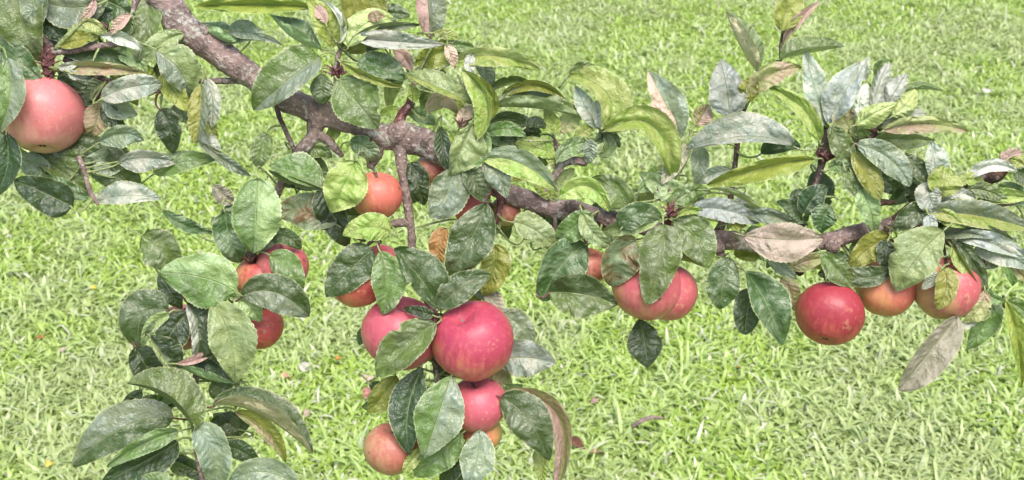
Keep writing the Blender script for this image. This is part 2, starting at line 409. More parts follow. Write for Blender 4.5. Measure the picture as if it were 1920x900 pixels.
def apple(x, y, r, z, kind, label, tilt=0.0, roll=0.0, cover=.6, axis=(.5, -.3, .6), flat=.93, stalk=None, group=None):
    """tilt > 0 turns the eye (bottom) towards the viewer, roll leans the apple in the picture"""
    global APPLES; APPLES += 1
    BALLS.append((x, y, z, r)); c = P(x, y, z); rr = r * PX; rd = random.Random(APPLES * 5)
    root = thing('apple', c, label, 'apple', group)
    M = Matrix.Rotation(R(roll), 3, 'Y') @ Matrix.Rotation(R(-tilt), 3, 'X')
    m, n = 30, 36; vs, fs = [], []
    lob = rd.uniform(0, 6.28); asym = rd.uniform(-.04, .04); q5 = rd.uniform(.012, .03)
    for i in range(m + 1):
        th = math.pi * i / m
        for k in range(n):
            ph = 2 * math.pi * k / n
            rho = math.sin(th); zz = math.cos(th) * flat
            # dimples at the stalk and the eye
            zz -= .30 * math.exp(-(rho / .30) ** 2) if i < m / 2 else 0
            zz += .20 * math.exp(-(rho / .24) ** 2) if i >= m / 2 else 0
            w_ = 1 - .07 * (-(math.cos(th)) if math.cos(th) < 0 else 0) ** 1.0
            w_ *= 1 + q5 * math.cos(5 * ph + lob) * (1 if th > 1.9 else .4) + asym * math.cos(ph + lob) + .012 * math.sin(2 * ph + lob)
            v = Vector((rho * w_ * math.cos(ph), rho * w_ * math.sin(ph), zz + .03 * math.cos(ph + 2 * lob) * rho))
            v *= 1 + .012 * mnoise.noise(v * 2.2 + Vector((APPLES, 0, 0)))
            vs.append(c + M @ v * rr)
    for i in range(m):
        for k in range(n):
            k2 = (k + 1) % n; fs.append((i * n + k, (i + 1) * n + k, (i + 1) * n + k2, i * n + k2))
    ax = tuple(Vector(axis).normalized() * (.037 / rr) / .037 * .037)
    ax = tuple(Vector(axis).normalized() * .037 / rr * 1.9)
    body = mesh('fruit', vs, fs, [apple_mat('apple_skin', *GRD[kind], cover, ax)], root, c)
    # stalk in the top dimple
    top = c + M @ Vector((0, 0, .62)) * rr
    end = c + M @ Vector((rd.uniform(-.15, .15), .1, 1.35)) * rr
    if stalk: end = P(*stalk[:3])
    V, Fc = [], []
    N, sd_ = 8, 7
    mid = (top + end) / 2 + Vector((rd.uniform(-.1, .1) * rr, 0, .15 * rr))
    Cn = [(1 - t) ** 2 * top + 2 * t * (1 - t) * mid + t * t * end for t in [i / N for i in range(N + 1)]]
    for i in range(N + 1):
        tg = (Cn[min(i + 1, N)] - Cn[max(i - 1, 0)]).normalized(); a = tg.cross(Vector((1, .3, .1))).normalized(); b = tg.cross(a)
        rad = .0013 + .0012 * (i / N) ** 3
        for k in range(sd_):
            V.append(Cn[i] + (a * math.cos(6.283 * k / sd_) + b * math.sin(6.283 * k / sd_)) * rad)
    for i in range(N):
        for k in range(sd_): Fc.append((i * sd_ + k, i * sd_ + (k + 1) % sd_, (i + 1) * sd_ + (k + 1) % sd_, (i + 1) * sd_ + k))
    mesh('stalk', V, Fc, [BARK_DARK], root, c)
    # the dried eye at the bottom
    V, Fc = [], []
    e0 = Vector((0, 0, -flat + .20))
    for k in range(5):
        a0 = 2 * math.pi * k / 5 + lob
        def q_(rad, da, zz): return c + M @ (e0 + Vector((rad * math.cos(a0 + da), rad * math.sin(a0 + da), zz))) * rr
        b = len(V)
        V += [q_(.02, -.6, .02), q_(.02, .6, .02), q_(.13, .42, -.01), q_(.13, -.42, -.01), q_(.05, 0, -.07), q_(.03, 0, -.03), q_(.12, 0, -.03)]
        Fc += [(b, b + 1, b + 5), (b + 1, b + 2, b + 5), (b + 2, b + 4, b + 5), (b + 4, b + 3, b + 5), (b + 3, b, b + 5), (b + 2, b + 6, b + 4), (b + 6, b + 3, b + 4)]
    mesh('calyx', V, Fc, [BROWN], root, c, smooth=False)
    return root

# ------------------------------------------------------------ ground and grass
def ground_mat():
    t = NT('lawn_soil'); ob = t.pos()
    n1 = t.noise(ob, 9, 5, .6); n2 = t.noise(ob, 120, 4, .7); n0 = t.noise(ob, 1.1, 3)
    c = t.mix(t.ramp(n1, .35, .65), (.20, .30, .06), (.30, .40, .10)); c = t.mix(t.ramp(n2, .5, .75, 0, .5), c, (.12, .12, .05))
    c = t.mix(t.ramp(n0, .4, .6, 0, .4), c, (.15, .19, .05))
    pr = t.bsdf(c, .9, .2, t.bump(n2, .02, 1)); t.l(pr.outputs[0], t.out.inputs[0]); return t.m
gv = [(-250, -60, 0), (250, -60, 0), (250, 400, 0), (-250, 400, 0)]
g = mesh('ground', gv, [(0, 1, 2, 3)], [ground_mat()], smooth=False); g['kind'] = 'structure'; 

def grass_mat():
    t = NT('grass_blades')
    a = t.n('ShaderNodeAttribute'); a.attribute_name = 'rnd'; b = t.n('ShaderNodeAttribute'); b.attribute_name = 'tip'
    f = a.outputs['Fac']; ob = t.pos()
    c = t.mix(t.ramp(f, 0, .40), (.24, .37, .060), (.39, .54, .085)); c = t.mix(t.ramp(f, .35, .75), c, (.47, .60, .21))
    c = t.mix(t.ramp(f, .87, .97), c, (.66, .66, .52))  # a few whitish blades: bright highlights painted as blade colour
    n0 = t.noise(ob, 1.6, 3, .6)
    c = t.mix(t.ramp(n0, .44, .60, 0, .6), c, (.47, .53, .29))
    pr = t.bsdf(c, .44, .8)
    tr = t.n('ShaderNodeBsdfTranslucent'); t.put(tr.inputs[0], c)
    mx = t.n('ShaderNodeMixShader'); mx.inputs[0].default_value = .45
    t.l(pr.outputs[0], mx.inputs[1]); t.l(tr.outputs[0], mx.inputs[2]); t.l(mx.outputs[0], t.out.inputs[0]); return t.m
def grass():
    N = 520000
    # ground distance: denser near
    y = 1.45 + (9.5 - 1.45) * nrg.random(N) ** 1.4
    x = (nrg.random(N) * 2 - 1) * (.52 * np.hypot(y, 1.7) + .9)
    # pull part of the blades into tufts
    nt_ = 17000
    ty = 1.45 + (9.5 - 1.45) * nrg.random(nt_) ** 1.4; tx = (nrg.random(nt_) * 2 - 1) * (.52 * np.hypot(ty, 1.7) + .9)
    trnd = nrg.random(nt_)
    pick = nrg.integers(0, nt_, N); use = nrg.random(N) < .62
    sc = .028
    x = np.where(use, tx[pick] + nrg.normal(0, sc, N), x); y = np.where(use, ty[pick] + nrg.normal(0, sc, N), y)
    ln = (.022 + .032 * nrg.random(N)) * np.where(use, .8 + .55 * trnd[pick], .75); wd = .0030 + .0050 * nrg.random(N) ** 1.5
    broad = (nrg.random(N) < .08) | (use & (trnd[pick] < .10)); wd = np.where(broad, wd * 1.8, wd); ln = np.where(broad, ln * .62, ln); tall = use & (trnd[pick] > .965); ln = np.where(tall, ln * 1.55, ln)
    az_ = nrg.random(N) * 6.283; lean = .4 + 1.9 * nrg.random(N); bend = .2 + 1.5 * nrg.random(N)
    dx, dy = np.cos(az_), np.sin(az_); tw = nrg.normal(0, .5, N)
    px_, py_ = -np.sin(az_ + tw), np.cos(az_ + tw)
    K = 4; V = np.zeros((N, 2 * K + 1, 3)); cx, cy, cz = x.copy(), y.copy(), np.full(N, -.002)
    ang = lean * .45; prof = [.75, 1.0, .9, .6]
    for k in range(K):
        w2 = wd * prof[k] * .5 * 1.5
        V[:, 2 * k] = np.stack([cx - px_ * w2, cy - py_ * w2, cz], 1); V[:, 2 * k + 1] = np.stack([cx + px_ * w2, cy + py_ * w2, cz], 1)
        st = ln / K; cx = cx + dx * np.sin(ang) * st; cy = cy + dy * np.sin(ang) * st; cz = cz + np.cos(ang) * st
        cz = np.maximum(cz, .003); ang = ang + bend * .45
    V[:, 2 * K] = np.stack([cx, cy, cz], 1)
    nv = 2 * K + 1
    base = (np.arange(N) * nv)[:, None]
    quads = np.concatenate([base + np.array([2 * k, 2 * k + 1, 2 * k + 3, 2 * k + 2]) for k in range(K - 1)], 1).reshape(N, K - 1, 4)
    tri = base + np.array([2 * K - 2, 2 * K - 1, 2 * K])
    loops = np.concatenate([quads.reshape(N, -1), tri], 1).ravel().astype(np.int32)
    cnt = np.tile(np.array([4] * (K - 1) + [3]), N); start = np.concatenate([[0], np.cumsum(cnt)[:-1]]).astype(np.int32)
    me = bpy.data.meshes.new('grass'); me.vertices.add(N * nv); me.vertices.foreach_set('co', V.reshape(-1).astype(np.float32))
    me.loops.add(len(loops)); me.loops.foreach_set('vertex_index', loops)
    me.polygons.add(len(cnt)); me.polygons.foreach_set('loop_start', start)
    me.polygons.foreach_set('use_smooth', np.ones(len(cnt), dtype=bool))
    r_ = np.where(use, .6 * trnd[pick] + .4 * nrg.random(N), nrg.random(N)); r_ = np.where(nrg.random(N) < .075, .97, np.minimum(r_, .86))
    at = me.attributes.new('rnd', 'FLOAT', 'POINT'); at.data.foreach_set('value', np.repeat(r_, nv).astype(np.float32))
    me.materials.append(grass_mat()); me.update(calc_edges=True); me.validate()
    o = link(bpy.data.objects.new('grass', me)); o['kind'] = 'stuff'
    o['label'] = 'bright green mown grass covering the lawn below the branch'; o['category'] = 'grass'
grass()
#@@OBJECTS

# ------------------------------------------------------------ apples
apple(82, 216, 77, 5, 'p', 'pale pink apple with its dark eye showing, alone at the far left edge', tilt=42, roll=-4, cover=.75, axis=(.5, -.2, .7), stalk=(90, 140, 10, 0))
apple(706, 367, 50, 10, 'o', 'plain orange apple half behind a light green leaf, just left of the vertical twig', tilt=10, roll=6, cover=.5, axis=(.5, -.2, .5), stalk=(695, 312, 6, 0))
apple(812, 316, 35, -40, 'g', 'dull brownish red apple tucked directly under the thick knobbly limb', tilt=5, roll=-15, cover=.3, stalk=(815, 285, -5, 0))
apple(884, 388, 37, -12, 'r', 'small dark red glimpse of an apple behind the grey-green round leaf', tilt=0, cover=.8, stalk=(885, 335, -5, 0))
apple(948, 396, 30, -30, 'g', 'small tan and yellow apple hiding under the limb beside a red spur', tilt=0, cover=-.3, stalk=(938, 365, -5, 0))
apple(487, 522, 48, 0, 'm', 'dark shaded red apple behind leaves, with dry brown stalk remains above it', tilt=6, cover=.3, stalk=(470, 478, 12, 0))
apple(530, 500, 50, 6, 'r', 'bright red apple with two leaves across it, upper left of the hanging cluster', tilt=0, roll=14, cover=.9, stalk=(500, 430, -5, 0))
apple(488, 612, 46, -14, 'm', 'orange-red apple seen below the curled dark leaf, its left half behind a pale leaf', tilt=4, cover=.9, stalk=(470, 560, -10, 0))
apple(342, 614, 46, -16, 'p', 'pink apple almost covered by dark leaves at the left of the hanging shoot', tilt=0, cover=.6, stalk=(370, 570, -10, 0))
apple(670, 523, 57, 26, 'm', 'orange-red apple behind two leaves, upper left of the big middle cluster', tilt=8, roll=-4, cover=.75, axis=(.4, -.2, .7), stalk=(700, 450, 0, 0))
apple(712, 492, 36, 8, 'r', 'red sliver of an apple showing between leaves above the middle cluster', tilt=0, cover=1.2, stalk=(705, 445, 0, 0))
apple(752, 625, 73, 24, 'c', 'large pinkish red apple with a long green leaf lying across its front', tilt=6, roll=10, cover=.9, axis=(.1, -.3, .6), stalk=(815, 592, 40, 0))
apple(886, 640, 76, 62, 'C', 'largest crimson apple, uncovered, at the front of the middle cluster', tilt=-6, roll=-16, cover=.62, axis=(.0, -.25, .9), stalk=(822, 592, 45, 0))
apple(897, 758, 55, 30, 'c', 'pinkish red apple pressed against the underside of the largest apple', tilt=8, roll=-8, cover=.85, axis=(.2, -.3, .6), stalk=(850, 690, 20, 0))
apple(905, 812, 37, 4, 'o', 'small orange apple peeping out at the bottom right of the middle cluster', tilt=8, cover=.2, axis=(-.6, -.2, .1), stalk=(870, 780, 0, 0))
apple(734, 842, 52, 10, 'g', 'dull pink and ochre apple with scab specks, lowest left of the middle cluster', tilt=14, roll=5, cover=.55, stalk=(780, 770, 0, 0))
apple(1102, 500, 38, 6, 'g', 'brownish apple visible only as a wedge between dark curled leaves', tilt=0, cover=.0, stalk=(1098, 448, 0, 0))
apple(1214, 540, 66, 24, 'r', 'broad red apple with a long speckled leaf hanging over it', tilt=0, roll=6, cover=.6, axis=(.4, -.3, .8), stalk=(1235, 450, 0, 0))
apple(1252, 548, 57, 0, 'r', 'red apple mostly hidden behind the broad one under the speckled leaf', tilt=0, roll=-6, cover=.7, stalk=(1245, 460, -5, 0))
apple(1556, 588, 63, 36, 'R', 'round deep red apple with its eye low down, leftmost of the three at right', tilt=46, roll=22, cover=.9, axis=(.2, -.3, .7), stalk=(1540, 475, 0, 0))
apple(1661, 540, 56, 10, 'o', 'orange apple between its two neighbours, its top under a big dark leaf', tilt=0, roll=4, cover=.6, axis=(.7, -.3, .1), stalk=(1650, 440, 0, 0))
apple(1774, 540, 62, 30, 'r', 'two-tone apple, orange left and pink right, with a small olive leaf in front', tilt=4, roll=-8, cover=.35, axis=(.9, -.3, .2), stalk=(1765, 445, 0, 0))
apple(160, 222, 34, -34, 'm', 'dark reddish apple sliver hidden behind the pale pink apple', tilt=0, cover=.3, stalk=(150, 175, -10, 0))

# ------------------------------------------------------------ the main branch
main = thing('apple_branch', P(300, -20, 0), 'long knobbly grey-brown apple branch crossing the whole picture, full of green leaves', 'branch')
limb_pts = [(262, -75, 0, 31), (300, -15, 0, 30), (340, 45, 0, 29), (400, 92, 0, 27), (450, 128, 0, 25), (492, 158, 0, 24), (545, 190, 0, 24), (600, 212, 0, 25),
            (650, 228, 0, 20), (700, 247, 0, 22), (742, 258, 0, 28), (790, 265, 0, 25), (830, 287, 0, 25), (880, 322, -3, 22), (930, 350, -5, 20), (980, 372, -5, 19),
            (1040, 391, -5, 19), (1100, 400, -6, 18), (1180, 420, -8, 16), (1280, 440, -8, 17), (1345, 448, -8, 19), (1400, 455, -8, 17),
            (1480, 462, -8, 15), (1560, 450, -8, 16), (1620, 433, -8, 14), (1680, 418, -8, 13), (1740, 402, -8, 12), (1810, 390, -8, 11), (1890, 378, -8, 10), (2010, 362, -8, 8)]
wood(main, 'limb', limb_pts, BARK_PINK, sides=18, lump=.22, step=5,
     knots=[(470, 138, 8, 19), (612, 205, 14, 17), (748, 248, 12, 24), (800, 262, 10, 20), (1072, 386, 10, 13), (1345, 462, 6, 15), (1560, 462, 4, 14), (330, 25, 14, 13), (700, 240, 6, 16), (826, 280, 6, 20), (385, 58, 16, 13)])
TW = [
 ('branchlet', BARK, [(597, 212, 0, 20), (592, 238, 4, 17), (586, 258, 6, 13), (562, 285, 8, 11), (540, 320, 5, 9), (515, 370, 0, 8), (485, 430, -5, 7), (460, 490, -8, 7), (415, 560, -10, 6), (370, 640, -8, 6), (368, 700, 0, 6), (362, 760, 20, 6), (368, 830, 30, 6), (385, 930, 30, 6)]),
 ('branchlet', BARK, [(748, 262, 6, 18), (750, 288, 10, 12), (755, 330, 12, 9), (764, 380, 12, 9), (770, 425, 12, 8), (773, 470, 10, 8), (782, 530, 8, 8), (812, 585, 10, 7), (820, 640, 0, 7), (818, 700, 0, 6), (835, 780, 0, 5), (850, 860, -5, 4), (855, 930, -5, 4)]),
 ('twig', BARK, [(590, 250, 4, 11), (612, 262, 2, 9), (630, 280, 0, 7), (642, 292, 0, 5)]),
 ('twig', BARK_DARK, [(518, 190, 5, 6), (522, 215, 8, 5), (533, 240, 8, 4.5), (552, 285, 6, 4), (556, 330, 4, 4)]),
 ('twig', BARK, [(768, 418, 12, 7), (748, 418, 10, 8), (728, 424, 6, 8), (700, 436, 0, 6), (680, 450, -5, 5)]),
 ('twig', RED, [(732, 262, 6, 14), (752, 218, 14, 9), (768, 196, 18, 8), (773, 178, 20, 7), (776, 158, 22, 4)]),
 ('twig', BARK_DARK, [(706, 255, 0, 9), (712, 285, 2, 8), (702, 300, 5, 8), (692, 312, 5, 7)]),
 ('twig', BARK_PINK, [(1022, 388, 0, 10), (1030, 345, 6, 8), (1045, 322, 10, 9), (1052, 305, 12, 10), (1078, 301, 12, 8), (1100, 304, 12, 8)]),
 ('twig', BARK_DARK, [(1048, 300, 12, 6), (1046, 282, 14, 5), (1040, 262, 16, 4)]),
 ('twig', BARK, [(1010, 380, 0, 9), (1022, 358, 8, 7), (1027, 345, 10, 4)]),
 ('twig', BARK_DARK, [(1042, 400, 0, 6), (1040, 430, 6, 4), (1042, 460, 6, 4)]),
 ('twig', RED, [(1240, 440, 0, 9), (1252, 412, 25, 8), (1258, 395, 30, 6), (1250, 372, 28, 3)]),
 ('twig', BARK_DARK, [(1500, 458, 0, 9), (1503, 425, 5, 7), (1512, 395, 8, 6), (1527, 350, 10, 6), (1538, 318, 14, 6), (1542, 296, 18, 8), (1546, 262, 18, 6), (1549, 235, 16, 5)]),
 ('twig', RED, [(1545, 300, 14, 6), (1580, 280, 12, 6), (1612, 268, 12, 6), (1640, 252, 12, 5), (1652, 225, 12, 3)]),
 ('twig', BARK_DARK, [(1345, 440, -8, 9), (1368, 380, -25, 6), (1378, 310, -25, 5), (1385, 250, -18, 5), (1396, 205, -5, 4), (1418, 165, 5, 4), (1440, 142, 10, 4), (1462, 115, 12, 4), (1464, 85, 14, 3.5), (1470, 50, 14, 3)]),
 ('twig', BROWN, [(1672, 420, -5, 9), (1710, 385, 5, 8), (1760, 362, 10, 9), (1800, 352, 10, 10), (1840, 335, 10, 14), (1872, 322, 10, 15), (1890, 300, 10, 9), (1900, 285, 10, 5)]),
 ('twig', BARK, [(1345, 462, -4, 11), (1352, 478, 2, 8), (1356, 492, 4, 5)]),
 ('twig', BROWN, [(1490, 465, -6, 9), (1496, 492, -4, 8), (1500, 515, -2, 7)]),
 ('twig', BARK, [(1700, 415, -8, 8), (1760, 440, -2, 6), (1800, 475, 5, 5), (1822, 520, 8, 4), (1845, 552, 10, 4), (1885, 575, 12, 4)]),
 ('twig', BROWN, [(1640, 385, 20, 6), (1645, 380, 20, 7), (1678, 379, 20, 3)]),
 ('twig', BARK_PINK, [(468, 152, -12, 8), (440, 152, -14, 6), (410, 152, -14, 6), (372, 152, -18, 5), (330, 148, -20, 4)]),
 ('twig', BARK, [(640, 222, 5, 8), (634, 180, 22, 7), (632, 140, 32, 6), (634, 105, 35, 5), (640, 90, 36, 4)]),
 ('twig', BARK_DARK, [(870, 318, 0, 9), (895, 285, 30, 5), (900, 265, 40, 4), (895, 230, 40, 3)]),
 ('twig', RED, [(925, 345, 4, 7), (938, 372, 12, 7), (936, 395, 10, 6), (930, 420, 6, 4)]),
 ('twig', BARK_DARK, [(1100, 400, 0, 8), (1125, 415, 12, 5), (1150, 430, 20, 4), (1190, 450, 15, 4)]),
 ('twig', BARK_PINK, [(1020, 378, 0, 6), (1060, 300, -4, 4), (1110, 270, 10, 5), (1135, 248, 20, 7), (1150, 242, 24, 4)]),
 ('twig', BARK_DARK, [(480, 440, -5, 6), (475, 470, 20, 6), (470, 490, 24, 7)]),
 ('twig', RED, [(812, 585, 10, 7), (818, 600, 35, 7), (822, 590, 55, 5)]),
]
for nm, mt, pts in TW: wood(main, nm, pts, mt, sides=11, lump=.24, step=5)
# little red bud scales and stipules where leaves and fruit spring
def buds(root, x, y, z, n, sp, up=1, ln=22, mat=RED):
    r = random.Random(int(x + y)); V, Fc = [], []
    for i in range(n):
        a = r.uniform(-1.35, 1.35) + (0 if up else math.pi)
        L = ln * r.uniform(.5, 1.2); zz = r.uniform(-8, 14)
        x0, y0 = x + r.uniform(-sp, sp) * .4, y + r.uniform(-sp, sp) * .3
        m_ = (x0 + math.sin(a) * L * .55, y0 - math.cos(a) * L * .5, z + zz * .5, 1.7)
        vs, fs = tube_data([(x0, y0, z, 2.4), m_, (x0 + math.sin(a) * L, y0 - math.cos(a) * L * .9, z + zz, .8)], 6, 5, .1)
        b = len(V); V += vs; Fc += [tuple(q + b for q in f) for f in fs]
    mesh('bud_cluster', V, Fc, [mat], root, P(x, y, z))
buds(main, 632, 140, 40, 14, 30, 1, 30); buds(main, 1545, 298, 32, 12, 24, 1, 26); buds(main, 1258, 400, 45, 12, 22, 1, 26)
buds(main, 1248, 370, 30, 7, 26, 1, 28, BARK_PINK); buds(main, 1640, 248, 22, 7, 14, 1, 26); buds(main, 820, 592, 62, 8, 10, 0, 20)
buds(main, 1050, 300, 20, 6, 12, 1, 16, BARK_DARK); buds(main, 866, 236, 60, 6, 14, 1, 24, BROWN); buds(main, 1842, 492, 12, 6, 14, 1, 22)
buds(main, 905, 300, 66, 5, 8, 1, 14, TNB := BARK_PINK); buds(main, 470, 488, 40, 8, 12, 1, 18, BROWN)

OWNER = 'apple_branch'
# above the limb, left of the middle
Lf('O', [(588, 14), (480, 8), (362, 13)], 15, 17, 40, dz=0)
Lf('d', [(452, 80), (412, 74), (372, 44)], -17, 30, 20)
Lf('g', [(426, 60), (462, 60), (497, 76)], 20, 12, 24)
Lf('w', [(430, 82), (478, 70), (528, 84)], 9, 6, 15)
Lf('d', [(603, 93), (552, 74), (507, 28)], -17, 36, 42)
Lf('g|m', [(600, 106), (538, 152), (475, 207)], 26, 50, 62, dz=10)
Lf('d', [(668, 118), (712, 128), (760, 146)], 30, 16, 52)
Lf('Y', [(638, 116), (690, 146), (757, 164)], 8, 8, 60)
Lf('m', [(632, 148), (668, 190), (709, 242)], 42, 40, 66, dz=0)
Lf('d', [(606, 138), (604, 165), (606, 196)], 20, 20, 54)
Lf('o', [(622, 90), (612, 45), (574, -2)], 20, 26, 46)
Lf('p', [(612, 45), (598, 22), (578, 6)], 10, 12, 62)
Lf('O', [(642, 92), (668, 30), (640, -40)], 24, 58, 30, dz=-5)
Lf('w', [(636, 82), (638, 40), (606, 0)], 3, 9, 60)
Lf('y', [(652, 88), (690, 42), (743, 42)], 26, 18, 52)
Lf('t', [(690, 40), (705, 30), (722, 32)], 10, 10, 62)
Lf('d', [(698, 32), (735, 24), (768, 32)], 16, 12, 20)
Lf('s|w', [(664, 70), (745, 78), (832, 84)], 18, 14, 62, dz=0)
Lf('g', [(655, 82), (705, 55), (790, 46)], 8, 14, 48)
Lf('d', [(690, 98), (700, 86), (718, 80)], 10, 9, 44)
Lf('p|g', [(806, 72), (803, 15), (795, -50)], 22, 34, 18, dz=0)
Lf('Y', [(812, 62), (840, 66), (864, 74)], 10, 8, 30)
Lf('O', [(864, 80), (822, 100), (778, 118)], 26, 22, 8)
Lf('p', [(836, 84), (846, 106), (852, 130)], 12, 9, 40)
Lf('p', [(736, 90), (755, 104), (773, 132)], 12, 14, 20)
Lf('y|Y', [(846, 120), (925, 104), (1014, 131)], 16, 18, 32, dz=5)
Lf('m', [(832, 86), (860, 84), (890, 90)], 10, 12, 25)
Lf('w', [(886, 100), (880, 120), (888, 140)], 10, 9, 50)
Lf('g', [(888, 106), (908, 130), (922, 168)], 16, 12, 20)
Lf('Y|M', [(886, 196), (828, 166), (757, 139)], 9, 26, 62, dz=4)
Lf('Y', [(896, 262), (913, 192), (866, 129)], 26, 8, 78, dz=0)
Lf('O', [(916, 225), (922, 180), (872, 132)], 9, 9, 66)
Lf('M', [(886, 232), (864, 282), (844, 329)], 42, 18, 68, dz=0)
Lf('m', [(905, 240), (900, 290), (862, 318)], 15, 18, 60)
Lf('t', [(800, 212), (830, 188), (860, 216)], 14, 14, 32)
Lf('p', [(862, 242), (872, 215), (888, 200)], 12, 12, 48)
Lf('O', [(776, 192), (774, 172), (768, 158)], 10, 12, 42)
Lf('Y', [(712, 216), (735, 206), (754, 210)], 9, 9, 10)
Lf('m', [(764, 214), (790, 216), (818, 236)], 14, 14, -5)
Lf('k', [(826, 236), (830, 275), (838, 322)], 14, 14, 28)
Lf('g', [(846, 314), (838, 362), (805, 408)], 40, 32, 56, dz=0)
Lf('d', [(872, 308), (892, 345), (918, 382)], 24, 18, 58)
Lf('g', [(905, 300), (932, 326), (950, 372)], 20, 20, 66)
Lf('d', [(912, 380), (882, 450), (838, 522)], 38, 36, 76, dz=0)
Lf('g|Y', [(903, 298), (975, 306), (1046, 360)], 24, 24, 66, dz=0)
Lf('m', [(920, 202), (1010, 204), (1098, 223)], 34, -20, 44, dz=0)
Lf('O', [(940, 180), (1000, 160), (1060, 186)], 10, 10, 30)
Lf('Y', [(1136, 248), (1140, 178), (1067, 139)], 20, 38, 50, dz=-5)
Lf('s', [(1122, 240), (1098, 200), (1078, 160)], 16, 16, 30)
Lf('m', [(1068, 140), (1095, 126), (1124, 140)], 10, 6, 30)
Lf('w', [(1125, 240), (1120, 215), (1118, 188)], 8, 10, 36)
Lf('Y', [(1134, 246), (1225, 236), (1262, 348)], 30, 20, 52, dz=-5)
Lf('E', [(1290, 270), (1262, 310), (1240, 346)], 16, 14, 30)
Lf('p|g', [(1276, 262), (1250, 200), (1214, 132)], 24, 34, 18, dz=0)
Lf('p', [(1266, 252), (1246, 222), (1226, 196)], 15, 15, 44)
Lf('t|p', [(1308, 236), (1318, 215), (1330, 196)], 16, 18, 24)
Lf('d', [(1118, 270), (1140, 256), (1162, 277)], 13, 9, 22)
Lf('m', [(1122, 292), (1142, 276), (1130, 246)], 10, 12, 30)
Lf('d', [(912, 232), (962, 224), (1016, 250)], 14, 14, 12)
Lf('m', [(908, 252), (950, 242), (988, 258)], 14, 12, 30)
Lf('Y', [(1046, 290), (1008, 278), (965, 268)], 16, 20, 6)
Lf('k', [(984, 242), (1002, 228), (1024, 242)], 10, 9, 30)
Lf('O', [(1040, 252), (1034, 226), (1020, 202)], 14, 14, 24)
Lf('Y', [(1056, 312), (1038, 298), (1028, 276)], 13, 13, 10)
Lf('T', [(1058, 252), (1066, 228), (1094, 210)], 18, 18, 16)
Lf('Y', [(1078, 262), (1092, 248), (1112, 236)], 12, 12, 28)
Lf('m', [(1044, 304), (1068, 276), (1112, 266)], 14, 18, 34)
Lf('g', [(1100, 262), (1106, 282), (1100, 306)], 14, 12, 32)
Lf('y', [(1046, 362), (1056, 336), (1078, 316)], 14, 14, -22)
Lf('Y', [(1042, 372), (1018, 352), (1000, 334)], 14, 18, 10)
Lf('O', [(960, 340), (990, 330), (1020, 352)], 12, 10, -5)
Lf('m', [(905, 180), (960, 150), (1010, 172)], 8, 8, 6)
Lf('Y', [(1050, 368), (1105, 350), (1142, 398)], 16, 20, 52)
Lf('m', [(1180, 402), (1152, 358), (1108, 334)], 24, 24, 20)
Lf('M', [(1304, 378), (1250, 352), (1198, 322)], 22, 18, 22)
Lf('M', [(1196, 362), (1225, 338), (1258, 330)], 12, 16, 16)
Lf('d', [(1165, 428), (1198, 400), (1241, 410)], 22, 22, 64)
Lf('M', [(1238, 412), (1185, 418), (1128, 434)], 20, 10, 54)
Lf('m', [(1244, 420), (1238, 490), (1213, 572)], 34, 38, 88, dz=0)
Lf('b', [(1196, 452), (1160, 480), (1148, 538)], 42, 26, 58)
Lf('m', [(1112, 402), (1076, 425), (1044, 452)], 26, 22, 54)
Lf('M', [(1092, 398), (1114, 438), (1155, 466)], 14, 18, 62)
Lf('M', [(962, 416), (1004, 432), (1048, 472)], 26, 22, 44)
Lf('d', [(1098, 458), (1050, 500), (1016, 565)], 42, 34, 32)
Lf('d|m', [(1028, 548), (1095, 552), (1158, 572)], 34, 42, 52, dz=0)
Lf('k', [(1198, 598), (1208, 640), (1214, 690)], 30, 30, -12)
Lf('m', [(1262, 414), (1302, 446), (1328, 504)], 34, 30, 56)
Lf('O', [(1262, 484), (1290, 482), (1320, 500)], 12, 8, 34)
Lf('m', [(1265, 470), (1282, 474), (1296, 488)], 10, 10, 30)
Lf('d', [(1366, 482), (1356, 530), (1350, 580)], 30, 30, 34)
Lf('d', [(1398, 510), (1436, 566), (1466, 648)], 40, 24, 56, dz=0)
Lf('k', [(1412, 542), (1400, 588), (1398, 628)], 28, 26, 22)
Lf('Y', [(1340, 490), (1346, 510), (1352, 480)], 8, 8, 30)
Lf('s', [(1488, 273), (1395, 256), (1286, 281)], 10, 40, 74, dz=0)
Lf('k', [(1426, 288), (1465, 278), (1502, 276)], 26, 8, 42)
Lf('O', [(1528, 298), (1440, 312), (1324, 347)], 24, 14, 62, dz=0)
Lf('s', [(1374, 318), (1338, 326), (1300, 344)], 14, 12, 22)
Lf('g', [(1308, 268), (1312, 305), (1302, 348)], 16, 16, 30)
Lf('m', [(1256, 388), (1295, 360), (1334, 362)], 16, 18, 32)
Lf('S', [(1296, 396), (1352, 392), (1424, 418)], 20, 20, 62)
Lf('g', [(1328, 356), (1376, 366), (1436, 404)], 10, -8, 46)
Lf('g', [(1398, 404), (1450, 406), (1508, 434)], 14, 16, 66)
Lf('Y', [(1270, 406), (1300, 394), (1332, 410)], 7, 7, 60)
Lf('D', [(1394, 442), (1462, 449), (1545, 446)], 28, 38, 84, dz=0)
Lf('O', [(1362, 420), (1380, 418), (1400, 424)], 12, 12, 58)
Lf('d', [(1512, 418), (1486, 392), (1456, 378)], 14, 18, 22)
Lf('k', [(1506, 404), (1526, 370), (1554, 350)], 22, 22, 38)
Lf('k', [(1512, 382), (1500, 366), (1494, 354)], 14, 14, 30)
Lf('d', [(1558, 386), (1545, 408), (1540, 437)], 22, 22, 52)
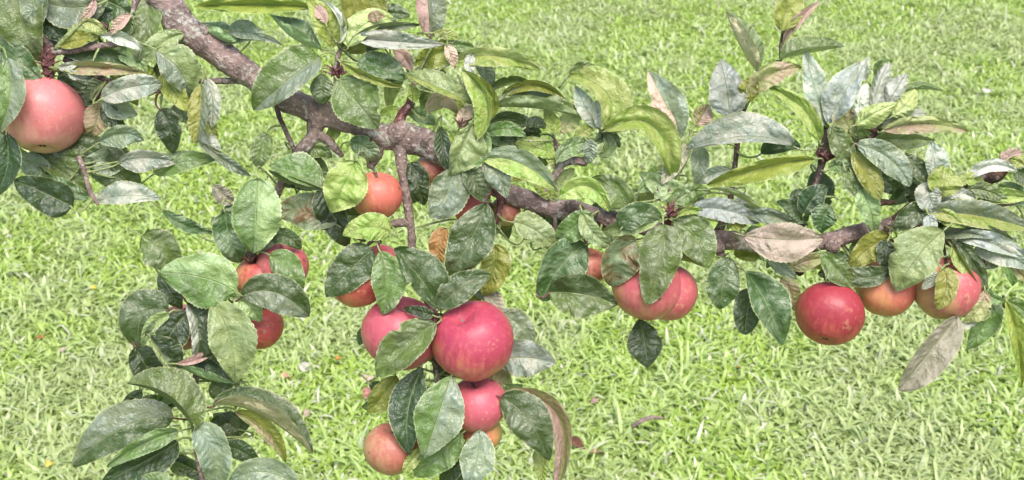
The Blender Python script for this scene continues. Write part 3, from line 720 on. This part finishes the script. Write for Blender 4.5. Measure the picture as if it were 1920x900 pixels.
# the upright twigs at the upper right
Lf('F|m', [(1420, 134), (1388, 88), (1361, 21)], -26, 40, 34, dz=0)
Lf('S', [(1368, 218), (1362, 165), (1352, 112)], 34, 34, 42, dz=0)
Lf('T', [(1404, 182), (1440, 142), (1504, 126)], 18, 20, 54)
Lf('O', [(1402, 190), (1412, 160), (1416, 136)], 22, 12, 50)
Lf('m', [(1462, 112), (1515, 100), (1584, 88)], 32, -10, 48, dz=0)
Lf('O', [(1466, 58), (1474, 18), (1492, -40)], 20, 30, 34)
Lf('p', [(1468, 82), (1492, 42), (1538, 2)], 8, 9, 20)
Lf('Y', [(1536, 264), (1506, 205), (1436, 160)], 14, 16, 52)
Lf('s', [(1552, 236), (1528, 165), (1510, 96)], 20, 28, 42)
Lf('S', [(1552, 232), (1585, 172), (1622, 116)], 34, 22, 46)
Lf('T', [(1604, 250), (1582, 215), (1604, 182)], 22, 22, 38)
Lf('w', [(1616, 232), (1612, 190), (1628, 156)], 16, 20, 48, curl=1.0, H=30)
Lf('y', [(1604, 236), (1640, 212), (1682, 194)], 16, 22, 62, curl=1.0, H=30)
Lf('w', [(1636, 212), (1648, 160), (1668, 112)], 14, 20, 52, curl=1.0, H=30)
Lf('w', [(1660, 202), (1682, 165), (1702, 136)], 18, 16, 54, curl=1.0, H=30)
Lf('y', [(1672, 218), (1702, 192), (1716, 166)], 18, 18, 56, curl=1.0, H=30)
Lf('w', [(1625, 152), (1620, 130), (1632, 106)], 10, 10, 40)
Lf('m', [(1642, 142), (1652, 120), (1674, 116)], 8, 12, 40)
Lf('m', [(1686, 178), (1722, 168), (1770, 172)], 14, -7, 36)
Lf('s', [(1656, 238), (1698, 218), (1738, 214)], 16, 10, 32)
Lf('y|T', [(1654, 246), (1730, 232), (1816, 246)], 14, 16, 42)
Lf('M', [(1636, 262), (1690, 260), (1754, 264)], 12, 20, 14)
Lf('m', [(1556, 236), (1576, 270), (1592, 322)], 22, 20, 46)
Lf('m', [(1584, 320), (1602, 348), (1640, 372)], 16, 16, 50)
Lf('M', [(1606, 335), (1628, 380), (1640, 440)], 20, 20, 48)
Lf('g', [(1606, 270), (1668, 298), (1706, 350)], 24, 24, 64)
Lf('O', [(1596, 286), (1626, 328), (1650, 378)], 24, 18, 54)
Lf('m', [(1552, 318), (1580, 312), (1605, 340)], 12, 12, 38)
Lf('d', [(1692, 290), (1724, 318), (1750, 350)], 16, 16, 36)
Lf('k', [(1700, 345), (1712, 362), (1708, 388)], 14, 14, 10)
Lf('s', [(1752, 338), (1752, 300), (1744, 266)], 16, 26, 42)
Lf('Y', [(1760, 370), (1765, 338), (1772, 308)], 22, 36, 58)
Lf('w', [(1812, 336), (1858, 310), (1908, 322)], 12, 12, 42)
Lf('Y', [(1798, 348), (1820, 336), (1846, 344)], 12, 10, 44)
Lf('Y', [(1932, 322), (1912, 304), (1892, 298)], 12, 10, 40)
Lf('p', [(1878, 312), (1892, 294), (1918, 286)], 14, 14, 30)
Lf('d', [(1900, 322), (1918, 332), (1935, 352)], 16, 14, 40)
Lf('m', [(1812, 356), (1850, 358), (1892, 380)], 14, 14, 42)
Lf('w', [(1768, 372), (1795, 362), (1830, 372)], 10, 10, 30)
Lf('g|Y', [(1746, 400), (1832, 404), (1934, 430)], 26, 20, 64)
Lf('Y', [(1748, 396), (1780, 408), (1810, 428)], 12, 14, 68)
Lf('s', [(1746, 342), (1744, 372), (1762, 400)], 22, 26, 70)
Lf('S', [(1740, 402), (1745, 425), (1742, 448)], 13, 13, 84)
Lf('M', [(1770, 432), (1722, 480), (1679, 547)], 36, 46, 90, dz=0)
Lf('d', [(1748, 388), (1716, 400), (1676, 432)], 20, 20, 62)
Lf('O', [(1668, 446), (1630, 465), (1592, 502)], 26, 22, 42)
Lf('d', [(1674, 500), (1628, 520), (1558, 510)], 18, 20, 48)
Lf('k', [(1664, 450), (1660, 480), (1668, 510)], 16, 16, 38)
Lf('m', [(1540, 472), (1565, 500), (1602, 538)], 20, 22, 52)
Lf('T', [(1478, 506), (1510, 490), (1552, 484)], 14, 16, 14)
Lf('g', [(1440, 488), (1470, 504), (1494, 524)], 10, 12, 40)
Lf('T', [(1464, 520), (1482, 545), (1492, 584)], 16, 16, 12)
Lf('d', [(1790, 452), (1822, 490), (1850, 544)], 16, 10, 42)
Lf('Y', [(1784, 460), (1810, 496), (1836, 538)], 4, 16, 38)
Lf('S', [(1790, 446), (1850, 452), (1930, 484)], 18, 14, 52)
Lf('s', [(1826, 468), (1880, 476), (1936, 506)], 18, 20, 58)
Lf('g', [(1760, 440), (1830, 432), (1900, 450)], 14, 14, 46)
Lf('t', [(1890, 490), (1915, 515), (1935, 540)], 8, 8, 50)
Lf('o', [(1768, 503), (1774, 540), (1754, 580)], 22, 20, 98)
Lf('s', [(1762, 512), (1748, 526), (1728, 542)], 10, 12, 84)
Lf('E', [(1796, 592), (1756, 644), (1685, 732)], 42, 20, 36, dz=0)
Lf('T', [(1846, 544), (1838, 575), (1808, 604)], 18, 18, 32)
Lf('m', [(1862, 556), (1846, 606), (1812, 654)], 26, 22, 22)
Lf('s', [(1834, 600), (1815, 608), (1790, 622)], 8, 9, 46)
Lf('O', [(1886, 562), (1908, 640), (1916, 722)], 18, 12, 42)
Lf('m', [(1888, 566), (1910, 576), (1940, 602)], 14, 16, 34)
Lf('m', [(1840, 540), (1858, 556), (1886, 566)], 10, 12, 32)
Lf('Y', [(1826, 400), (1860, 370), (1935, 372)], 14, 14, 26)
Lf('m', [(1870, 350), (1900, 360), (1940, 395)], 16, 16, 20)
# hanging leaves at the left and lower left
Lf('m', [(502, 250), (490, 280), (485, 317)], 20, 20, 22)
Lf('m|M', [(606, 354), (560, 334), (502, 318)], 16, -2, 42)
Lf('m', [(604, 352), (560, 330), (504, 312)], 12, 40, 38, dz=0)
Lf('M|m', [(484, 334), (480, 400), (475, 476)], 44, 42, 76, dz=0)
Lf('b', [(632, 422), (570, 398), (512, 402)], 28, 34, 22)
Lf('k', [(604, 350), (625, 405), (654, 462)], 24, 30, 30)
Lf('Y', [(668, 302), (646, 345), (620, 399)], 42, 36, 86, dz=0)
Lf('Y', [(732, 436), (690, 426), (642, 442)], 24, 26, 78)
Lf('d', [(655, 268), (685, 276), (708, 302)], 18, 20, 22)
Lf('m', [(566, 288), (595, 278), (622, 296)], 12, 16, 0)
Lf('Y', [(634, 232), (626, 248), (612, 264)], 12, 12, -20)
Lf('d', [(424, 398), (430, 445), (452, 492)], 30, 28, 54)
Lf('d', [(303, 393), (348, 424), (402, 436)], 14, 9, 0)
Lf('E', [(402, 346), (420, 366), (446, 380)], 13, 16, -10)
Lf('g', [(378, 268), (420, 300), (470, 330)], 10, 10, 10)
Lf('g', [(522, 412), (500, 440), (480, 474)], 20, 16, 34)
Lf('d', [(506, 452), (535, 444), (564, 468)], 16, 14, 44)
Lf('m', [(504, 478), (540, 504), (566, 550)], 26, 24, 64)
Lf('d|g', [(452, 556), (515, 548), (580, 594)], 34, 34, 84, dz=0)
Lf('m|M', [(443, 548), (378, 520), (298, 511)], 50, 44, 90, dz=0)
Lf('m', [(266, 442), (310, 478), (334, 520)], 32, 34, 48)
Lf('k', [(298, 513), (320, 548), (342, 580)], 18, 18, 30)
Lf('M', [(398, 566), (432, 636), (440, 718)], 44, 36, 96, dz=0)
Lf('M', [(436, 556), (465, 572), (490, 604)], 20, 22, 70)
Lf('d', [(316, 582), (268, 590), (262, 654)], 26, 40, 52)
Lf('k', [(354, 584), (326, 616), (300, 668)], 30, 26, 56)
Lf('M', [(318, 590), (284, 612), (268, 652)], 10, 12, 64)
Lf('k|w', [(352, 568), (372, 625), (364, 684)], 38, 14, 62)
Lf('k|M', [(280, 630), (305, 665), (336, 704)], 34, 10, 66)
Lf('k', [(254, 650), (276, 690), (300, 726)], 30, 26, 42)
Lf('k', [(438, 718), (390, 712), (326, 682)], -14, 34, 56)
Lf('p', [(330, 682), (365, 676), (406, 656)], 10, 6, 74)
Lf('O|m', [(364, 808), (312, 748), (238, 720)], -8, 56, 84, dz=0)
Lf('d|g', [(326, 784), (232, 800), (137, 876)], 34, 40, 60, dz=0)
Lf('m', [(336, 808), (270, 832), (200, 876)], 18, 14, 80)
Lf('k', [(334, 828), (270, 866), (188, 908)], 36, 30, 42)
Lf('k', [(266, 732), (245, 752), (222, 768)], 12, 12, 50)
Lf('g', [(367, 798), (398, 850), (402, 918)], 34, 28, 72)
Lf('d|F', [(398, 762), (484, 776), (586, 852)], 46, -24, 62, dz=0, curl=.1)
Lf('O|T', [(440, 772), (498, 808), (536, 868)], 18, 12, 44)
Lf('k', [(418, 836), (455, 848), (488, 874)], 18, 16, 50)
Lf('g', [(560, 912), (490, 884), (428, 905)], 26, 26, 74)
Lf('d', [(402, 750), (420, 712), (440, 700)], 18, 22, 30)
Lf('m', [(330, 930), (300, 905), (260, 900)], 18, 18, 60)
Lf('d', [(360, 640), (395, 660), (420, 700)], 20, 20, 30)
# the middle cluster
Lf('d', [(698, 466), (654, 508), (611, 557)], 36, 36, 74)
Lf('m', [(712, 470), (726, 530), (718, 590)], 32, 26, 78)
Lf('d', [(824, 580), (788, 522), (739, 465)], 20, 44, 84)
Lf('d', [(822, 582), (862, 542), (920, 514)], 28, 24, 88)
Lf('m', [(818, 606), (766, 648), (706, 707)], 28, 42, 92, dz=6)
Lf('k', [(814, 592), (786, 584), (756, 578)], 10, 10, 86)
Lf('k', [(694, 614), (682, 628), (674, 648)], 10, 12, -20)
Lf('k', [(792, 688), (765, 770), (768, 852)], 30, 34, 52)
Lf('O', [(744, 704), (716, 744), (688, 772)], 28, 22, 12)
Lf('g|m', [(846, 704), (822, 780), (794, 860)], 42, 40, 84, dz=0)
Lf('m', [(866, 812), (820, 854), (776, 892)], 32, 28, 48)
Lf('g', [(898, 806), (895, 856), (876, 916)], 30, 28, 40)
Lf('k', [(872, 828), (850, 870), (828, 915)], 22, 20, 24)
Lf('Y', [(794, 838), (772, 862), (754, 888)], 14, 10, 46)
Lf('B', [(838, 428), (822, 462), (828, 504)], 14, 18, 42)
Lf('O', [(926, 458), (926, 505), (904, 554)], 28, 24, 22)
Lf('E', [(912, 546), (930, 570), (942, 598)], 16, 16, 2)
Lf('g', [(936, 586), (972, 608), (1000, 642)], 22, 22, 10)
Lf('S|s', [(926, 676), (982, 670), (1042, 681)], 30, 34, 22)
Lf('d', [(938, 744), (990, 786), (1030, 864)], 36, 34, 34, dz=0)
Lf('T|p', [(938, 738), (1046, 780), (1038, 925)], 16, 18, 14, dz=0)
Lf('Y', [(1004, 842), (1016, 870), (1014, 908)], 12, 14, 6)
# leaves further back that close the gaps
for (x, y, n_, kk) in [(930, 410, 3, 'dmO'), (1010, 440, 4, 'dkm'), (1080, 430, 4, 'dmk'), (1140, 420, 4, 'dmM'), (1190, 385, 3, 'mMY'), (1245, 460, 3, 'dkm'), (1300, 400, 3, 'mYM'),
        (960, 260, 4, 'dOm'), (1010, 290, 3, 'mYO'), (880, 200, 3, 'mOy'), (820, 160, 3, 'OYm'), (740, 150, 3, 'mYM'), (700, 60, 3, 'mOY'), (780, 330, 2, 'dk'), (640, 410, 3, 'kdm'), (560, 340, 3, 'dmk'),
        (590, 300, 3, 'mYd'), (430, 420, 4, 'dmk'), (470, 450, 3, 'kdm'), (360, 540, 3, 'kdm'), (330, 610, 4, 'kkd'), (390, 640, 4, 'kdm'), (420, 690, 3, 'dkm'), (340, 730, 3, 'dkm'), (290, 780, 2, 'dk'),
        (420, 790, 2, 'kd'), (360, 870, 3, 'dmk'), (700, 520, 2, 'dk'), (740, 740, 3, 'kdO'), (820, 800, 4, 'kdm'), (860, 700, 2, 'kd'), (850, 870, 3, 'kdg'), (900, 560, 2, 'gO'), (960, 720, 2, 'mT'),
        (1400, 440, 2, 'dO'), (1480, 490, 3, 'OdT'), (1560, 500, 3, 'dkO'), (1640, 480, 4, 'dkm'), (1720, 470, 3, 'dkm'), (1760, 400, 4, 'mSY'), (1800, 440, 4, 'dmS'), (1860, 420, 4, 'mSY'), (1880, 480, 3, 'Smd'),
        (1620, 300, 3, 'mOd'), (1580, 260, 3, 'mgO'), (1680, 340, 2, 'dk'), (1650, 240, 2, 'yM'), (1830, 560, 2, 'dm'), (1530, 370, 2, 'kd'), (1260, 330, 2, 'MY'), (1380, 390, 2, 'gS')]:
    r = random.Random(x * 3 + y)
    for i in range(n_):
        bx, by = x + r.uniform(-26, 26), y + r.uniform(-16, 16); a = r.uniform(0, 6.283); L_ = r.uniform(55, 90)
        dx_, dy_ = math.cos(a), math.sin(a) * .8 + .25; w1 = L_ * r.uniform(.18, .34)
        bx -= dx_ * L_ * .45; by -= dy_ * L_ * .45; sx, sy = -dy_ * L_ * r.uniform(-.12, .12), dx_ * L_ * r.uniform(-.12, .12)
        Lf(kk[i % len(kk)], [(bx, by), (bx + dx_ * L_ * .5 + sx, by + dy_ * L_ * .5 + sy), (bx + dx_ * L_, by + dy_ * L_)], w1, w1 * r.uniform(.5, 1.1), r.uniform(-45, -18))
build_leaves(main)

# ------------------------------------------------------------ the second branch, upper left
upl = thing('apple_branch', P(85, -60, 0), 'smaller leafy apple branch hanging in at the top left corner with one pink apple', 'branch')
wood(upl, 'limb', [(60, -110, -15, 14), (78, -40, -12, 12), (85, 20, -5, 11), (84, 70, 5, 10), (88, 100, 12, 12), (90, 125, 15, 11), (92, 142, 16, 9)], RED, sides=12, lump=.3)
for nm, mt, pts in [
 ('twig', BARK_PINK, [(92, 95, 12, 7), (130, 96, 20, 6), (175, 88, 28, 6), (210, 84, 30, 5), (245, 80, 25, 4)]),
 ('twig', BARK_PINK, [(262, -70, 10, 8), (256, -10, 15, 7), (250, 20, 20, 6), (243, 55, 24, 5), (228, 78, 26, 4)]),
 ('twig', BARK_PINK, [(96, 88, 10, 6), (78, 68, 24, 6), (66, 50, 30, 4)]),
 ('twig', GREENST, [(104, 92, 20, 4), (128, 66, 38, 4.5), (155, 40, 44, 4), (180, 10, 44, 3)]),
 ('twig', BARK_PINK, [(90, 130, 8, 8), (120, 230, -55, 6), (150, 300, -15, 5), (162, 335, 20, 4.5), (170, 362, 28, 4.5), (184, 384, 26, 3)]),
 ('twig', BARK_DARK, [(120, 110, 0, 6), (200, 150, -10, 5), (262, 165, 0, 4), (300, 172, 8, 4), (320, 165, 10, 3)]),
 ('twig', BARK_DARK, [(-40, -20, -10, 9), (-10, 60, -10, 7), (5, 150, 5, 6), (5, 250, 5, 5)]),
]: wood(upl, nm, pts, mt, sides=10, lump=.24, step=5)
buds(upl, 88, 118, 26, 16, 30, 1, 26); buds(upl, 90, 140, 26, 10, 26, 0, 14); buds(upl, 200, 55, 36, 5, 12, 1, 20)
OWNER = upl.name
Lf('m', [(20, -70), (34, 25), (78, 116)], 42, 46, 42, dz=0)
Lf('g', [(56, -60), (62, 20), (55, 76)], 26, 24, 60)
Lf('d', [(0, 86), (40, 118), (77, 148)], 24, 26, 20)
Lf('g|m', [(12, 108), (20, 172), (-2, 248)], 26, 34, 92, dz=0)
Lf('g', [(196, 2), (130, 14), (66, -6)], 36, 34, 26)
Lf('k', [(76, 30), (100, 50), (126, 80)], 20, 20, 18)
Lf('k', [(90, -20), (84, 20), (78, 50)], 16, 16, 10)
Lf('O', [(112, 88), (150, 74), (190, 70)], 16, 12, 32)
Lf('y', [(152, 40), (180, 46), (196, 66)], 8, 14, 42)
Lf('k', [(164, 46), (186, 30), (216, 22)], 14, 22, 12)
Lf('p', [(176, -2), (170, 20), (148, 40)], 8, 8, 46)
Lf('d', [(178, -4), (215, 8), (248, 28)], 20, 28, 0)
Lf('p', [(246, 26), (226, 44), (206, 66)], 8, 12, 48)
Lf('m', [(250, 34), (238, 50), (222, 68)], 14, 12, 36)
Lf('w', [(188, 68), (230, 70), (270, 96)], 9, 14, 42)
Lf('m', [(278, -30), (276, 40), (256, 118)], 24, 28, 8)
Lf('M', [(348, 64), (308, 78), (264, 120)], 20, 20, 26)
Lf('d', [(106, 94), (180, 96), (272, 132)], 12, 24, -4)
Lf('M', [(214, 88), (246, 100), (276, 140)], 16, 20, 14)
Lf('T', [(106, 130), (190, 126), (277, 138)], 10, 14, 36)
Lf('B', [(190, 124), (200, 130), (208, 142)], 7, 7, 50)
Lf('w', [(128, 134), (143, 142), (158, 147)], 7, 8, 54)
Lf('w', [(108, 126), (130, 122), (150, 114)], 6, 9, 50)
Lf('m', [(108, 144), (148, 154), (180, 174)], 14, 12, 2)
Lf('k', [(110, 140), (140, 168), (190, 190)], 16, 20, -4)
Lf('s', [(190, 184), (242, 164), (304, 157)], 22, 24, 44)
Lf('g', [(188, 190), (225, 204), (258, 216)], 18, 20, 10)
Lf('k', [(194, 192), (212, 220), (238, 242)], 14, 18, 2)
Lf('t', [(186, 188), (182, 222), (168, 260)], 22, 24, -10)
Lf('d', [(126, 262), (195, 300), (264, 369)], 34, 38, 0)
Lf('m', [(58, 288), (115, 320), (168, 364)], 24, 16, -2)
Lf('k', [(136, 388), (92, 366), (26, 338)], 34, 30, 38)
Lf('g', [(102, 332), (65, 310), (28, 294)], 22, 20, 0)
Lf('d', [(168, 368), (130, 358), (92, 326)], 12, 16, 10)
Lf('k', [(12, 250), (14, 310), (-8, 368)], 22, 22, 26)
Lf('d', [(20, 170), (16, 220), (8, 282)], 20, 24, 4)
Lf('g', [(184, 268), (230, 250), (270, 264)], 14, 24, 6)
Lf('s', [(222, 306), (270, 296), (332, 304)], 14, 24, 6)
Lf('m', [(288, 326), (340, 304), (404, 300)], 22, 18, -20)
Lf('s', [(182, 378), (240, 366), (302, 374)], 24, 14, 10)
Lf('M|g', [(292, 94), (335, 130), (356, 182)], 36, 28, 46)
Lf('g|o', [(376, 156), (376, 212), (366, 270)], 14, 24, 32)
Lf('O', [(304, 136), (325, 170), (352, 208)], 22, 18, 22)
Lf('s', [(384, 146), (398, 186), (396, 240)], 16, 14, 8)
Lf('Y', [(388, 214), (396, 240), (406, 270)], 12, 12, 6)
Lf('w', [(374, 244), (392, 270), (414, 298)], 16, 14, 0)
Lf('k', [(300, 204), (318, 240), (324, 288)], 20, 24, 16)
Lf('g', [(318, 206), (338, 214), (352, 232)], 12, 12, 6)
Lf('O', [(268, 116), (276, 140), (296, 152)], 14, 12, 12)
Lf('m', [(-20, 30), (-8, 70), (10, 110)], 20, 20, 10)
Lf('d', [(130, -30), (150, 10), (160, 30)], 24, 24, 2)
for (x, y, n_, kk) in [(40, 60, 3, 'dkm'), (120, 60, 3, 'dkm'), (200, 100, 4, 'dmO'), (250, 60, 3, 'mdO'), (170, 160, 4, 'dkg'), (230, 170, 3, 'dOk'), (140, 290, 3, 'dgm'), (110, 310, 2, 'dk'), (200, 300, 2, 'dg'), (290, 150, 2, 'Om'), (350, 180, 2, 'Og')]:
    r = random.Random(x * 3 + y)
    for i in range(n_):
        bx, by = x + r.uniform(-26, 26), y + r.uniform(-16, 16); a = r.uniform(0, 6.283); L_ = r.uniform(55, 90)
        dx_, dy_ = math.cos(a), math.sin(a) * .8 + .25; w1 = L_ * r.uniform(.18, .34)
        bx -= dx_ * L_ * .45; by -= dy_ * L_ * .45
        Lf(kk[i % len(kk)], [(bx, by), (bx + dx_ * L_ * .5, by + dy_ * L_ * .5), (bx + dx_ * L_, by + dy_ * L_)], w1, w1 * r.uniform(.5, 1.1), r.uniform(-45, -18))
build_leaves(upl)

# ------------------------------------------------------------ fallen things on the lawn
def litter(x, y, ln, wd, az_, col, name, label, cat, curl=.25, group=None):
    c = ground_at(x, y, .024); ln *= .75; wd *= .72; col = tuple(q * .8 for q in col); t = NT('fallen_' + name); ob = t.obj(); n = t.noise(ob, 120, 4)
    cc = t.mix(t.ramp(n, .35, .65), col, tuple(q * .6 for q in col)); pr = t.bsdf(cc, .7, .3, t.bump(n, .002)); t.l(pr.outputs[0], t.out.inputs[0])
    vs, fs = [], []; m, n_ = 10, 4; ca, sa = math.cos(R(az_)), math.sin(R(az_)); r = random.Random(int(x)); tx, ty = r.uniform(-.3, .3), r.uniform(-.2, .5)
    for i in range(m + 1):
        tt = i / m; p = max(.01, math.sin(math.pi * tt ** .85) ** .8)
        for j in range(-n_, n_ + 1):
            u = j / n_; a, b = (tt - .5) * ln, u * wd * .5 * p
            h = curl * wd * u * u * p + .12 * ln * math.sin(3 * tt + x) + .06 * wd * math.sin(9 * tt + 4 * u)
            vs.append(c + Vector((a * ca - b * sa, a * sa + b * ca, h + a * tx * .5 + b * ty)))
    k = 2 * n_ + 1
    for i in range(m):
        for j in range(k - 1): fs.append((i * k + j, i * k + j + 1, (i + 1) * k + j + 1, (i + 1) * k + j))
    o = mesh(name, vs, fs, [t.m], None, c); o['label'] = label; o['category'] = cat
    if group: o['group'] = group
LG = 'dry leaves fallen on the grass'
litter(575, 686, .062, .034, 8, (.52, .50, .43), 'fallen_leaf', 'whitish fallen leaf lying flat on the grass left of the middle cluster', 'fallen leaf', .1, LG)
litter(74, 634, .045, .022, -20, (.42, .20, .07), 'fallen_leaf', 'small orange-brown fallen leaf at the far left of the lawn', 'fallen leaf', .3, LG)
litter(119, 657, .026, .020, 40, (.50, .36, .34), 'fallen_petal', 'small pink petal-like scrap on the grass at the left', 'petal', .2)
litter(176, 541, .020, .016, 10, (.68, .52, .06), 'flower_head', 'tiny yellow flower head in the grass near the left leaves', 'flower', .4)
litter(95, 872, .030, .024, 60, (.66, .50, .10), 'flower_head', 'tiny yellow flower head low at the bottom left of the lawn', 'flower', .4)
litter(690, 738, .050, .030, 70, (.46, .22, .18), 'fallen_leaf', 'reddish brown curled fallen leaf beside the lower middle apples', 'fallen leaf', .5, LG)
litter(688, 708, .050, .024, 5, (.62, .47, .40), 'fallen_leaf', 'pale beige fallen leaf just above the reddish curled one', 'fallen leaf', .2, LG)
litter(634, 672, .020, .016, 30, (.55, .22, .05), 'fallen_leaf', 'tiny orange fallen leaf right of the whitish one', 'fallen leaf', .2, LG)
litter(576, 774, .030, .020, 80, (.50, .35, .32), 'fallen_leaf', 'small pink fallen leaf right of the large folded leaf', 'fallen leaf', .3, LG)
litter(536, 706, .034, .026, 20, (.62, .34, .22), 'fallen_leaf', 'salmon coloured fallen leaf beneath the long pale leaf tip', 'fallen leaf', .3, LG)
litter(1082, 838, .065, .030, -25, (.16, .07, .045), 'fallen_leaf', 'dark brown shrivelled fallen leaf low on the lawn right of the middle', 'fallen leaf', .6, LG)
litter(1120, 850, .050, .022, 10, (.34, .20, .13), 'fallen_leaf', 'lighter brown fallen leaf next to the dark shrivelled one', 'fallen leaf', .5, LG)
litter(1385, 688, .018, .014, 0, (.42, .18, .06), 'fallen_leaf', 'tiny rust-coloured fallen leaf below the grey-green leaf at the right', 'fallen leaf', .2, LG)
litter(1116, 752, .030, .022, 30, (.40, .27, .22), 'fallen_leaf', 'dull pink-brown fallen leaf above the dry twig', 'fallen leaf', .4, LG)
litter(1850, 170, .055, .040, 20, (.60, .58, .55), 'fallen_leaf', 'greyish white fallen leaf far back at the upper right of the lawn', 'fallen leaf', .2, LG)
litter(1310, 46, .10, .035, 15, (.40, .52, .22), 'fallen_leaf', 'pale green fallen leaf far back at the top of the lawn', 'fallen leaf', .2, LG)
gp = [ground_at(1185, 800, .05), ground_at(1205, 788, .075), ground_at(1225, 782, .07), ground_at(1246, 785, .05)]
V, Fc = [], []
for i, q in enumerate(gp):
    rad = [.007, .006, .005, .003][i]
    for k in range(7): V.append(q + Vector((0, math.cos(.8976 * k) * rad, math.sin(.8976 * k) * rad)))
for i in range(3):
    for k in range(7): Fc.append((i * 7 + k, i * 7 + (k + 1) % 7, (i + 1) * 7 + (k + 1) % 7, (i + 1) * 7 + k))
o = mesh('fallen_twig', V, Fc, [BARK_PINK], None, gp[0]); o['label'] = 'short curved dry reddish twig lying on the grass right of the middle'; o['category'] = 'twig'
